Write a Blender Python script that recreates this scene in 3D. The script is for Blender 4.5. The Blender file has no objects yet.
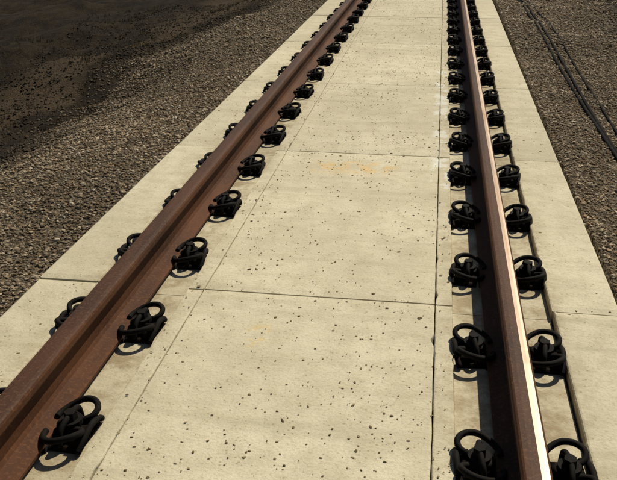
import bpy, math, numpy as np, random
from mathutils import Vector
rng=np.random.default_rng(7); random.seed(7)
scene=bpy.context.scene
Y0,Y1=-6.0,90.0
XL,XR=-1.14,.306

# ---------------- node helpers ----------------
def new_mat(name):
    m=bpy.data.materials.new(name); m.use_nodes=True
    nt=m.node_tree; b=nt.nodes['Principled BSDF']; return m,nt,b
class N:
    def __init__(s,nt): s.nt=nt; s.pos=nt.nodes.new('ShaderNodeTexCoord').outputs['Object']
    def n(s,t,**k):
        nd=s.nt.nodes.new(t)
        for a,v in k.items(): setattr(nd,a,v)
        return nd
    def put(s,sock,v):
        if isinstance(v,bpy.types.NodeSocket): s.nt.links.new(v,sock)
        else:
            if isinstance(v,tuple) and len(v)==3 and sock.type=='RGBA': v=v+(1,)
            sock.default_value=v
    def noise(s,scale,detail=3,rough=.55,vec=None,stretch=None):
        v=vec or s.pos
        if stretch:
            mp=s.n('ShaderNodeMapping'); s.put(mp.inputs['Vector'],v); mp.inputs['Scale'].default_value=stretch; v=mp.outputs[0]
        t=s.n('ShaderNodeTexNoise'); s.put(t.inputs['Vector'],v); t.inputs['Scale'].default_value=scale
        t.inputs['Detail'].default_value=detail; t.inputs['Roughness'].default_value=rough
        return t.outputs[0]
    def vor(s,scale,feature='F1',out='Distance'):
        t=s.n('ShaderNodeTexVoronoi',feature=feature); s.put(t.inputs['Vector'],s.pos); t.inputs['Scale'].default_value=scale
        return t.outputs[out]
    def rng(s,v,a,b,c=0.,d=1.,smooth=True):
        m=s.n('ShaderNodeMapRange'); m.interpolation_type='SMOOTHSTEP' if smooth else 'LINEAR'
        s.put(m.inputs[0],v)
        for i,x in zip((1,2,3,4),(a,b,c,d)): m.inputs[i].default_value=x
        return m.outputs[0]
    def math(s,op,a,b=0.):
        m=s.n('ShaderNodeMath',operation=op); s.put(m.inputs[0],a); s.put(m.inputs[1],b); return m.outputs[0]
    def mix(s,f,a,b,blend='MIX'):
        m=s.n('ShaderNodeMix',data_type='RGBA',blend_type=blend)
        s.put(m.inputs[0],f); s.put(m.inputs[6],a); s.put(m.inputs[7],b); return m.outputs[2]
    def bump(s,h,strength,dist,nrm=None):
        b=s.n('ShaderNodeBump'); b.inputs['Strength'].default_value=strength; b.inputs['Distance'].default_value=dist
        s.put(b.inputs['Height'],h)
        if nrm: s.put(b.inputs['Normal'],nrm)
        return b.outputs[0]
    def xyz(s):
        x=s.n('ShaderNodeSeparateXYZ'); s.put(x.inputs[0],s.pos); return x.outputs
    def attr(s,name):
        a=s.n('ShaderNodeAttribute'); a.attribute_name=name; return a.outputs
    def box(s,x0,x1,y0,y1,soft=.03):
        X,Y,_=s.xyz()
        m=s.math('MULTIPLY',s.rng(X,x0-soft,x0+soft),s.rng(X,x1-soft,x1+soft,1,0))
        m2=s.math('MULTIPLY',s.rng(Y,y0-soft,y0+soft),s.rng(Y,y1-soft,y1+soft,1,0))
        return s.math('MULTIPLY',m,m2)

# ---------------- materials ----------------
def concrete():
    m,nt,b=new_mat('weathered_concrete'); h=N(nt)
    big=h.noise(1.1,4,.65); mid=h.noise(9,4,.7); fine=h.noise(95,3,.8)
    c=h.mix(h.rng(big,.32,.68),(.605,.553,.405),(.49,.443,.315))
    c=h.mix(h.rng(mid,.38,.70,0,.55),c,(.41,.365,.245))
    c=h.mix(h.rng(fine,.46,.72,0,.55),c,(.33,.285,.18))
    c=h.mix(h.rng(h.noise(2.3,4,.6,stretch=(.35,3.2,1)),.50,.76,0,.5),c,(.36,.32,.21))
    sp=h.rng(h.vor(48),.12,.24,1,0); spm=h.rng(mid,.44,.56)
    c=h.mix(h.math('MULTIPLY',h.math('MULTIPLY',sp,spm),.6),c,(.24,.195,.105))
    X,Y,_=h.xyz()
    for x0 in (XL,XR):
        d=h.math('ABSOLUTE',h.math('SUBTRACT',X,x0))
        w=h.math('MULTIPLY',h.rng(d,.10,.27,1,0),h.rng(mid,.4,.65,.1,.6))
        c=h.mix(w,c,(.20,.125,.055))
    pn=h.noise(13,3,.6)
    yp=h.math('MULTIPLY',h.box(-.66,-.2,4.60,4.82,.05),h.rng(pn,.43,.60,0,.55))
    c=h.mix(yp,c,(.60,.38,.12))
    yp=h.math('MULTIPLY',h.box(-.62,-.52,2.58,2.75,.03),h.rng(pn,.5,.6,0,.4))
    c=h.mix(yp,c,(.60,.42,.12))
    wp=h.math('MULTIPLY',h.box(0.01,.11,4.3,7.6,.02),h.rng(h.noise(7,4,.6),.5,.56,0,.65))
    c=h.mix(wp,c,(.66,.66,.59))
    tint=h.attr('tint')['Fac']
    hs=h.n('ShaderNodeHueSaturation'); h.put(hs.inputs['Value'],tint); h.put(hs.inputs['Color'],c)
    nt.links.new(hs.outputs[0],b.inputs['Base Color'])
    b.inputs['Roughness'].default_value=.9; b.inputs['Specular IOR Level'].default_value=.2
    hh=h.math('ADD',h.math('MULTIPLY',mid,1.0),h.math('MULTIPLY',fine,.5))
    nt.links.new(h.bump(hh,.65,.007),b.inputs['Normal']); return m
def rust(name,c1,c2,c3,rough=.8,metal=0.):
    m,nt,b=new_mat(name); h=N(nt)
    a=h.noise(6,4,.7,stretch=(1,.25,1)); f=h.noise(90,3,.7)
    c=h.mix(h.rng(a,.35,.68),c1,c2); c=h.mix(h.rng(f,.48,.75),c,c3)
    nt.links.new(c,b.inputs['Base Color']); b.inputs['Roughness'].default_value=rough; b.inputs['Metallic'].default_value=metal
    b.inputs['Specular IOR Level'].default_value=.2
    nt.links.new(h.bump(f,.5,.002),b.inputs['Normal']); return m
def polished():
    m,nt,b=new_mat('polished_running_steel'); h=N(nt)
    s=h.noise(40,3,.6,stretch=(1,.02,1)); t=h.noise(5,4,.6,stretch=(2,.5,1))
    c=h.mix(h.rng(s,.35,.7),(.40,.31,.24),(.27,.195,.14)); c=h.mix(h.rng(t,.46,.72,0,.7),c,(.20,.115,.065))
    nt.links.new(c,b.inputs['Base Color']); b.inputs['Metallic'].default_value=.8
    nt.links.new(h.rng(t,.3,.7,.42,.58),b.inputs['Roughness']); return m
def simple(name,c,rough=.6,c2=None,metal=0,spec=.3):
    m,nt,b=new_mat(name); h=N(nt)
    f=h.noise(45,3,.65)
    nt.links.new(h.mix(h.rng(f,.4,.7),c,c2 or tuple(x*.5 for x in c)),b.inputs['Base Color'])
    b.inputs['Roughness'].default_value=rough; b.inputs['Metallic'].default_value=metal; b.inputs['Specular IOR Level'].default_value=spec
    nt.links.new(h.bump(f,.4,.001),b.inputs['Normal']); return m
def ground_mat():
    m,nt,b=new_mat('gravel_and_soil'); h=N(nt)
    X,Y,_=h.xyz()
    v=h.vor(70,out='Color'); sep=h.n('ShaderNodeSeparateColor'); h.put(sep.inputs[0],v); vd=h.vor(70)
    g=h.mix(sep.outputs[0],(.11,.083,.055),(.26,.205,.135)); g=h.mix(h.rng(vd,.45,.8),g,(.04,.03,.018))
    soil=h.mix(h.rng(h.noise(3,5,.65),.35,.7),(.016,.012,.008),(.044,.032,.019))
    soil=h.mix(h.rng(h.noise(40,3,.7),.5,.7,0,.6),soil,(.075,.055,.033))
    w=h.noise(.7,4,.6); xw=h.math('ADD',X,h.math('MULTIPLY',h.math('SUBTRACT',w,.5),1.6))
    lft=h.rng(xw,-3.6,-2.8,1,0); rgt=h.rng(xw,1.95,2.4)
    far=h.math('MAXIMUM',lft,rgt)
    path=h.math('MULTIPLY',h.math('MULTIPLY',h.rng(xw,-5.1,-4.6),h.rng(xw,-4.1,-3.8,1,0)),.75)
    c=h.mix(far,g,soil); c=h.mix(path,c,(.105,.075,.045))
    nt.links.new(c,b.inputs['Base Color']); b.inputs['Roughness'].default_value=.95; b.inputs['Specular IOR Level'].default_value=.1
    hh=h.math('SUBTRACT',h.math('MULTIPLY',h.noise(16,5,.8),2.2),h.math('MULTIPLY',vd,.5))
    nt.links.new(h.bump(hh,1.,.035),b.inputs['Normal']); return m
def stone_mat():
    m,nt,b=new_mat('crushed_stone'); h=N(nt)
    nt.links.new(h.attr('scol')['Color'],b.inputs['Base Color'])
    b.inputs['Roughness'].default_value=.95; b.inputs['Specular IOR Level'].default_value=.12; return m
M_CON=concrete()
M_RUST=rust('rusty_rail_steel',(.090,.033,.012),(.046,.018,.008),(.125,.052,.020))
M_RUSTTOP=rust('worn_rail_head',(.068,.027,.012),(.036,.016,.008),(.110,.052,.025),.65,.1)
M_POL=polished()
M_CLIP=simple('black_spring_steel',(.005,.004,.0035),.8,(.009,.0065,.0045),spec=.12)
M_PLATE=simple('cast_iron_plate',(.006,.005,.004),.9,(.012,.008,.005),spec=.06)
M_PAD=simple('rubber_pad',(.010,.009,.008),.9)
M_CABLE=simple('black_cable_sheath',(.007,.006,.005),.9,(.014,.011,.009),spec=.1)
M_GND=ground_mat(); M_STONE=stone_mat()

# ---------------- mesh helpers ----------------
def mesh_obj(name,verts,faces,mats,midx=None,smooth=False,attrs=None):
    me=bpy.data.meshes.new(name); me.from_pydata([tuple(v) for v in verts],[],faces)
    for m in mats: me.materials.append(m)
    if midx is not None: me.polygons.foreach_set('material_index',midx)
    if smooth: me.polygons.foreach_set('use_smooth',[True]*len(faces))
    if attrs:
        for k,v in attrs.items():
            a=me.attributes.new(k,'FLOAT','POINT'); a.data.foreach_set('value',np.array(v,dtype=np.float32))
    me.update(); o=bpy.data.objects.new(name,me); scene.collection.objects.link(o); return o
class Slab:
    def __init__(s): s.v=[];s.f=[];s.t=[]
    def box(s,x0,x1,y0,y1,z0,z1,ch=.005,tint=1.,step=.04,jit=.0006):
        n=max(2,int((y1-y0)/step)) if y0<16 else 6
        prof=[(x0,z0),(x1,z0),(x1,z1-ch),(x1-ch*.5,z1-ch*.25),(x1-ch*1.3,z1),(x0+ch*1.3,z1),(x0+ch*.5,z1-ch*.25),(x0,z1-ch)]
        k=len(prof); base=len(s.v)
        for i in range(n+1):
            y=y0+(y1-y0)*i/n; end=i in(0,n)
            jr=rng.normal(0,jit); jl=rng.normal(0,jit)
            if jit and rng.random()<.02: jr-=abs(rng.normal(0,.004))
            if jit and rng.random()<.02: jl+=abs(rng.normal(0,.004))
            for q,(x,z) in enumerate(prof):
                xx=x+(jr if q in(2,3,4) else jl if q in(5,6,7) else 0)
                zz=z
                if end and z>z1-ch*.1: zz=z1-ch*.6
                s.v.append((xx,y,zz)); s.t.append(tint)
        for i in range(n):
            a=base+i*k; b=a+k
            for q in range(k):
                s.f.append((a+q,b+q,b+(q+1)%k,a+(q+1)%k))
        s.f.append(tuple(base+q for q in range(k))); s.f.append(tuple(base+n*k+q for q in reversed(range(k))))
    def obj(s,name): return mesh_obj(name,s.v,s.f,[M_CON],attrs={'tint':s.t})

js=[3.02+1.98*i for i in range(-5,45)]
S=Slab()
for a,b in zip(js[:-1],js[1:]):
    t=1+rng.normal(0,.035); dz=rng.normal(0,.0012)
    S.box(-.8695,.0495,a+.005,b-.005,-.16,dz,.004,t)
    S.box(-.937,-.8735,a+.005,b-.005,-.16,-.002+dz,.004,t*.97)
    S.box(.0535,.117,a+.005,b-.005,-.16,-.002+dz,.004,t*.97)
S.obj('concrete_track_slab')
for k,(xa,xb) in enumerate(((-1.57,-1.315),(.492,.75))):
    S=Slab()
    for i,(a,b) in enumerate(zip(js[:-1],js[1:])):
        t=.97+rng.normal(0,.035)
        S.box(xa+rng.normal(0,.003),xb,a+.004,b-.004,-.22,.004+rng.normal(0,.002),.007,t)
    S.obj('concrete_edge_slab')
S=Slab()
for xa,xb in ((-1.3135,-.9385),(.1185,.4905)):
    for a,b in zip(js[:-1],js[1:]):
        S.box(xa,xb,a+.002,b-.002,-.2,-.035,.003,.92+rng.normal(0,.03),step=.3,jit=0)
S.obj('concrete_rail_trough')

# rails
def rail(name,xc,pol):
    zb=-.015; e=.034
    half=[(.0,0),(.074,0),(.074,.010),(.048,.018),(.018,.029),(.010,.042),(.009,.090+e),(.014,.100+e),(.035,.108+e),(.037,.114+e),(.0372,.133+e),(.034,.141+e),(.029,.1455+e)]
    right=half[1:]; left=[(-x,z) for x,z in right][::-1]
    top=[(.020,.1468+e),(.008,.147+e),(-.014,.147+e)]
    prof=right+top+left
    k=len(prof); ys=[Y0+ (Y1-Y0)*i/160 for i in range(161)]
    v=[(xc+x,y,zb+z) for y in ys for x,z in prof]; f=[];mi=[]
    nr=len(right)
    for i in range(160):
        for q in range(k):
            a=i*k+q; b=i*k+(q+1)%k
            f.append((a,b,b+k,a+k))
            if q in(nr-1,nr): mi.append(1 if pol else 2)
            elif q in(nr-2,nr+1,nr+2): mi.append(2)
            else: mi.append(0)
    f.append(tuple(reversed(range(k)))); f.append(tuple(range(160*k,161*k))); mi+=[0,0]
    return mesh_obj(name,v,f,[M_RUST,M_POL,M_RUSTTOP],mi)
rail('steel_rail',XL,False); rail('steel_rail',XR,True)

# ---------------- fastening ----------------
def tube(path,r,seg=8):
    pts=[Vector(p) for p in path]; P=[]; n=len(pts)
    for i in range(n-1):
        p0=pts[max(i-1,0)];p1=pts[i];p2=pts[i+1];p3=pts[min(i+2,n-1)]
        for j in range(5):
            t=j/5
            P.append(.5*((2*p1)+(-p0+p2)*t+(2*p0-5*p1+4*p2-p3)*t*t+(-p0+3*p1-3*p2+p3)*t**3))
    P.append(pts[-1]); v=[];f=[]; nrm=None
    for i,p in enumerate(P):
        d=(P[min(i+1,len(P)-1)]-P[max(i-1,0)]).normalized()
        if nrm is None: nrm=d.orthogonal().normalized()
        nrm=(nrm-d*nrm.dot(d)).normalized(); bn=d.cross(nrm)
        for s in range(seg):
            a=2*math.pi*s/seg; v.append(p+(nrm*math.cos(a)+bn*math.sin(a))*r)
    for i in range(len(P)-1):
        for s in range(seg):
            a=i*seg+s;b=i*seg+(s+1)%seg; f.append((a,b,b+seg,a+seg))
    f.append(tuple(reversed(range(seg)))); f.append(tuple(range((len(P)-1)*seg,len(P)*seg)))
    return v,f
def prism(cx,cy,z0,z1,r,n,rot=0,r2=None):
    r2=r2 or r
    v=[(cx+r*math.cos(rot+2*math.pi*i/n),cy+r*math.sin(rot+2*math.pi*i/n),z0) for i in range(n)]+[(cx+r2*math.cos(rot+2*math.pi*i/n),cy+r2*math.sin(rot+2*math.pi*i/n),z1) for i in range(n)]
    f=[(i,(i+1)%n,n+(i+1)%n,n+i) for i in range(n)]+[tuple(reversed(range(n))),tuple(range(n,2*n))]
    return v,f
def bx(x0,x1,y0,y1,z0,z1,c=.004):
    v=[(x0,y0,z0),(x1,y0,z0),(x1,y1,z0),(x0,y1,z0),(x0,y0,z1-c),(x1,y0,z1-c),(x1,y1,z1-c),(x0,y1,z1-c),(x0+c,y0+c,z1),(x1-c,y0+c,z1),(x1-c,y1-c,z1),(x0+c,y1-c,z1)]
    f=[(3,2,1,0)]+[(a,b,b+4,a+4) for a,b in((0,1),(1,2),(2,3),(3,0))]+[(a+4,b+4,b+8,a+8) for a,b in((0,1),(1,2),(2,3),(3,0))]+[(8,9,10,11)]
    return v,f
parts=[]
# local +x toward rail: W-shaped tension clamp held by a central screw, on a ribbed base plate
half=[(.062,.034,.036),(.058,.060,.038),(.036,.088,.046),(.0,.104,.058),(-.038,.094,.064),(-.062,.066,.062),(-.058,.040,.052),(-.034,.026,.044),(.0,.024,.041),(.024,.018,.042)]
full=half+[(.032,0,.043)]+[(x,-y,z) for x,y,z in reversed(half)]
parts.append((tube(full,.0098,10),0))
parts.append((tube([(-.060,.084,.010),(-.068,.050,.034),(-.070,0,.048),(-.068,-.050,.034),(-.060,-.084,.010)],.010,10),0))
parts.append((tube([(.0,.072,.016),(.0,.060,.056),(-.003,.034,.072),(-.005,0,.076),(-.003,-.034,.072),(.0,-.060,.056),(.0,-.072,.016)],.009,10),0))
parts.append((prism(-.005,0,.046,.062,.034,18),0))
parts.append((prism(-.005,0,.062,.086,.021,6,.3,.019),0))
parts.append((prism(-.005,0,.012,.046,.014,10),0))
parts.append((bx(-.060,.040,-.074,.074,.0,.014),1))
parts.append((bx(-.054,-.028,-.064,.064,.014,.036),1))
parts.append((bx(-.026,.038,-.040,.040,.014,.036),1))
V=[];F=[];MI=[];SM=[]
for (v,f),m in parts:
    o=len(V); V+=[tuple(p) for p in v]; F+=[tuple(i+o for i in ff) for ff in f]; MI+=[m]*len(f); SM+=[len(f)>60 and len(ff)==4 for ff in f]
cm=bpy.data.meshes.new('rail_clip'); cm.from_pydata(V,[],F)
for m in (M_CLIP,M_PLATE,M_PAD): cm.materials.append(m)
cm.polygons.foreach_set('material_index',MI); cm.polygons.foreach_set('use_smooth',SM); cm.update()
pitch=.66
for i in range(-4,80):
    y=2.03+pitch*i
    for xr in (XL,XR):
        for sd in (-1,1):
            o=bpy.data.objects.new('rail_clip',cm); scene.collection.objects.link(o)
            o.location=(xr+sd*.117+random.gauss(0,.0015),y+random.gauss(0,.006),-.0348)
            o.rotation_euler=(0,0,(0 if sd<0 else math.pi)+random.gauss(0,.045))
            s=random.gauss(1,.015); o.scale=(.98*s,s*random.gauss(1.07,.02),s*random.gauss(1.05,.04))
V=[];F=[]
for i in range(-4,80):
    for xr in (XL,XR):
        v,f=bx(xr-.076,xr+.076,2.03+pitch*i-.085,2.03+pitch*i+.085,-.0352,-.0155,.001)
        o=len(V); V+=v; F+=[tuple(q+o for q in ff) for ff in f]
mesh_obj('rubber_rail_pads',V,F,[M_PAD])

# ---------------- terrain ----------------
wv=[(rng.uniform(0,2*np.pi),rng.uniform(0,2*np.pi),fr) for fr in np.geomspace(.5,26,34)]
def gz(x,y):
    x=np.asarray(x,float); y=np.asarray(y,float)
    z=np.interp(x,[-400,-40,-12,-6,-4.2,-3.0,-2.5,-1.6,-1.56,.75,.8,1.15,1.6,2.2,3.2,6,14,40,400],
                  [-2.5,-2.2,-1.7,-1.0,-.62,-.36,-.16,-.045,-.3,-.3,-.05,-.10,-.13,-.05,-.02,-.35,-1.0,-1.8,-2.2])
    amp=np.interp(x,[-12,-3.5,-2.4,-1.57,-1.5,.7,.8,2,3,12],[.06,.04,.022,.008,0,0,.008,.018,.04,.06])
    n=0
    for a,p,fr in wv: n=n+np.sin(fr*(x*np.cos(a)+y*np.sin(a))+p+1.3*np.sin(fr*.37*(x-y)+p))*(1.1/fr**.75)
    return z+amp*n
def axis(segs):
    out=[]
    for a,b,s in segs: out+=list(np.arange(a,b,s))
    return np.array(out)
xs=axis([(-400,-60,40),(-60,-12,4),(-12,-5,.3),(-5,-1.7,.05),(-1.7,-1.54,.02),(-1.54,.74,.3),(.74,.84,.02),(.84,3.2,.05),(3.2,12,.3),(12,60,4),(60,401,40)])
ys=axis([(-60,-6,6),(-6,1.5,.3),(1.5,15,.06),(15,40,.25),(40,100,2),(100,900,50)])
GX,GY=np.meshgrid(xs,ys); GZ=gz(GX,GY)
nx,ny=len(xs),len(ys)
vv=np.stack([GX,GY,GZ],-1).reshape(-1,3)
idx=np.arange(nx*ny).reshape(ny,nx)
ff=np.stack([idx[:-1,:-1],idx[:-1,1:],idx[1:,1:],idx[1:,:-1]],-1).reshape(-1,4)
def np_mesh(name,verts,faces,mat,k,smooth=False,col=None):
    me=bpy.data.meshes.new(name); me.vertices.add(len(verts)); me.vertices.foreach_set('co',verts.astype(np.float32).ravel())
    me.loops.add(faces.size); me.loops.foreach_set('vertex_index',faces.astype(np.int32).ravel())
    me.polygons.add(len(faces)); me.polygons.foreach_set('loop_start',np.arange(0,faces.size,k,dtype=np.int32))
    me.polygons.foreach_set('use_smooth',[smooth]*len(faces))
    me.materials.append(mat)
    if col is not None:
        a=me.attributes.new('scol','FLOAT_COLOR','POINT'); a.data.foreach_set('color',col.astype(np.float32).ravel())
    me.update(calc_edges=True); me.validate()
    o=bpy.data.objects.new(name,me); scene.collection.objects.link(o); return o
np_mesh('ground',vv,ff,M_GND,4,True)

import bmesh
bm=bmesh.new(); bmesh.ops.create_icosphere(bm,subdivisions=1,radius=1)
IV=np.array([v.co[:] for v in bm.verts]); IF=np.array([[v.index for v in f.verts] for f in bm.faces]); bm.free()
def stones(x,y,z,r,col,flat=.7,sink=.3,el=1.25):
    n=len(x); q=rng.normal(size=(n,4)); q/=np.linalg.norm(q,axis=1)[:,None]
    w,a,b,c=q.T
    R=np.stack([1-2*(b*b+c*c),2*(a*b-c*w),2*(a*c+b*w),2*(a*b+c*w),1-2*(a*a+c*c),2*(b*c-a*w),2*(a*c-b*w),2*(b*c+a*w),1-2*(a*a+b*b)],-1).reshape(n,3,3)
    base=IV[None]*rng.uniform(.65,1.25,(n,len(IV),1))*rng.uniform(.6,el,(n,1,3))
    v=np.einsum('nij,nkj->nki',R,base)*r[:,None,None]; v[:,:,2]*=flat
    v+=np.stack([x,y,z+r*flat*(1-sink*2)],-1)[:,None,:]
    f=IF[None]+(np.arange(n)*len(IV))[:,None,None]
    cc=np.repeat(np.concatenate([col,np.ones((n,1))],1)[:,None,:],len(IV),1)
    return v.reshape(-1,3),f.reshape(-1,3),cc.reshape(-1,4)
def scatter(n,x0,x1,y0,y1,r0,r1):
    x=rng.uniform(x0,x1,n); y=rng.uniform(y0,y1,n); r=np.exp(rng.uniform(np.log(r0),np.log(r1),n)); return x,y,r
X=[];Y=[];R=[]
for a in ((34000,-3.4,-1.575,1.8,9,.0045,.014),(16000,-3.8,-1.575,9,17,.008,.017),(24000,-6.5,-3.0,3,18,.006,.020),(5000,-3.6,-1.575,17,40,.015,.03),
          (30000,.76,2.3,2.2,9,.0045,.0135),(16000,.76,2.6,9,17,.007,.017),(7000,2.1,5,6,18,.006,.022),(4000,.76,2.8,17,40,.015,.03)):
    x,y,r=scatter(*a); X.append(x);Y.append(y);R.append(r)
X=np.concatenate(X);Y=np.concatenate(Y);R=np.concatenate(R)
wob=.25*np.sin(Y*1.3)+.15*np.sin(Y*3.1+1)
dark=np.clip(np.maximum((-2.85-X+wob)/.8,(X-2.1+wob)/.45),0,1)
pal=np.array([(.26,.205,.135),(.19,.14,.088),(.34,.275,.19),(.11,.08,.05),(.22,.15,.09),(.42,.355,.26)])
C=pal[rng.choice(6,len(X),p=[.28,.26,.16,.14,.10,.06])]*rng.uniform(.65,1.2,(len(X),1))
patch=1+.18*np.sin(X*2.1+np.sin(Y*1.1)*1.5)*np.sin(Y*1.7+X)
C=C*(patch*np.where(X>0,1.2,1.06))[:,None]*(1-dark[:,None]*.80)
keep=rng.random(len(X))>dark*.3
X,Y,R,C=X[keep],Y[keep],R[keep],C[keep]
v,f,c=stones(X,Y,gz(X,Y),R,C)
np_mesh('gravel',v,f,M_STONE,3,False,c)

# sparse dry grass on the bank
def grass(n):
    tx=np.concatenate([rng.uniform(-8,-3.2,n),rng.uniform(2.4,5,n//4)]); ty=rng.uniform(4,20,len(tx))
    k=np.sin(tx*2.3+ty)*np.sin(ty*1.7-tx)>-.1; tx,ty=tx[k],ty[k]
    m=9; x=np.repeat(tx,m)+rng.normal(0,.018,len(tx)*m); y=np.repeat(ty,m)+rng.normal(0,.018,len(tx)*m); z=gz(x,y)-.005
    a=rng.uniform(0,2*np.pi,len(x)); h=rng.uniform(.03,.10,len(x)); l=rng.uniform(.01,.07,len(x)); w=.0025
    p0=np.stack([x-w*np.sin(a),y+w*np.cos(a),z],-1); p1=np.stack([x+w*np.sin(a),y-w*np.cos(a),z],-1); p2=np.stack([x+l*np.cos(a),y+l*np.sin(a),z+h],-1)
    v=np.stack([p0,p1,p2],1).reshape(-1,3); f=np.arange(len(v)).reshape(-1,3)
    col=np.array([(.05,.045,.02),(.09,.068,.034),(.03,.028,.013)])[rng.choice(3,len(x))]
    return v,f,np.repeat(np.concatenate([col,np.ones((len(x),1))],1),3,0)
v,f,c=grass(2600); np_mesh('grass',v,f,M_STONE,3,False,c)

# crumbs of dirt and chippings lying on the slabs
n=22000
x=rng.uniform(-1.55,.74,n); y=1.6+rng.random(n)*17
ok=((x>-.93)&(x<.11))|(((x<-1.33)|(x>.5))&(rng.random(n)<.6)); x,y=x[ok],y[ok]
cl=.5+.5*np.sin(x*5+1.3*np.sin(y*1.7))*np.sin(y*2.3+x*2); kp=rng.random(len(x))<.25+.6*cl; x,y=x[kp],y[kp]
r=np.exp(rng.normal(np.log(.0021),.36,len(x))).clip(.001,.005)
C=np.array([(.21,.16,.085),(.14,.10,.05),(.28,.22,.13)])[rng.choice(3,len(x))]*rng.uniform(.7,1.1,(len(x),1))
v,f,c=stones(x,y,np.full(len(x),.002),r,C,.28,.2,2.4)
np_mesh('dirt_crumbs',v,f,M_STONE,3,False,c)

# cables on the right shoulder
def cable(x0,r,amp,ph,slope=0):
    cu=bpy.data.curves.new('cable','CURVE'); cu.dimensions='3D'; sp=cu.splines.new('POLY')
    yy=np.arange(-2,45,.15); xx=x0+slope*(yy-5)+amp*np.sin(yy*.5+ph)+amp*.3*np.sin(yy*1.3+ph*2)
    zz=np.convolve(np.pad(gz(xx,yy),3,mode='edge'),np.ones(7)/7,'valid')+r*.7
    sp.points.add(len(yy)-1)
    for p,a,b,c in zip(sp.points,xx,yy,zz): p.co=(a,b,c,1)
    cu.bevel_depth=r; cu.bevel_resolution=3; cu.materials.append(M_CABLE)
    o=bpy.data.objects.new('cable',cu); scene.collection.objects.link(o)
cable(1.18,.013,.012,0); cable(1.222,.014,.012,1.7); cable(1.30,.010,.02,3.2,.004)

# ---------------- light, world, camera ----------------
az,el=math.radians(27),math.radians(50)
Sd=Vector((math.sin(az)*math.cos(el),math.cos(az)*math.cos(el),math.sin(el)))
L=bpy.data.lights.new('sun','SUN'); L.energy=4.9; L.angle=math.radians(.6); L.color=(1,.915,.75)
lo=bpy.data.objects.new('sun',L); lo.rotation_euler=Sd.to_track_quat('Z','Y').to_euler(); lo.location=(5,8,10); scene.collection.objects.link(lo)
w=bpy.data.worlds.new('World'); scene.world=w; w.use_nodes=True; nt=w.node_tree
sk=nt.nodes.new('ShaderNodeTexSky'); sk.sky_type='NISHITA'; sk.sun_disc=False; sk.sun_elevation=el; sk.sun_rotation=az
bg=nt.nodes['Background']; bg.inputs[1].default_value=.05; nt.links.new(sk.outputs[0],bg.inputs[0])
cam=bpy.data.cameras.new('camera'); cam.lens=50; cam.sensor_width=36; cam.clip_end=3000; cam.clip_start=.05
co=bpy.data.objects.new('camera',cam); co.location=(0,0,1.5); co.rotation_euler=(math.radians(90-22.44),0,math.radians(8.4)); scene.collection.objects.link(co); scene.camera=co
scene.view_settings.view_transform='Standard'; scene.view_settings.look='None'; scene.view_settings.exposure=0
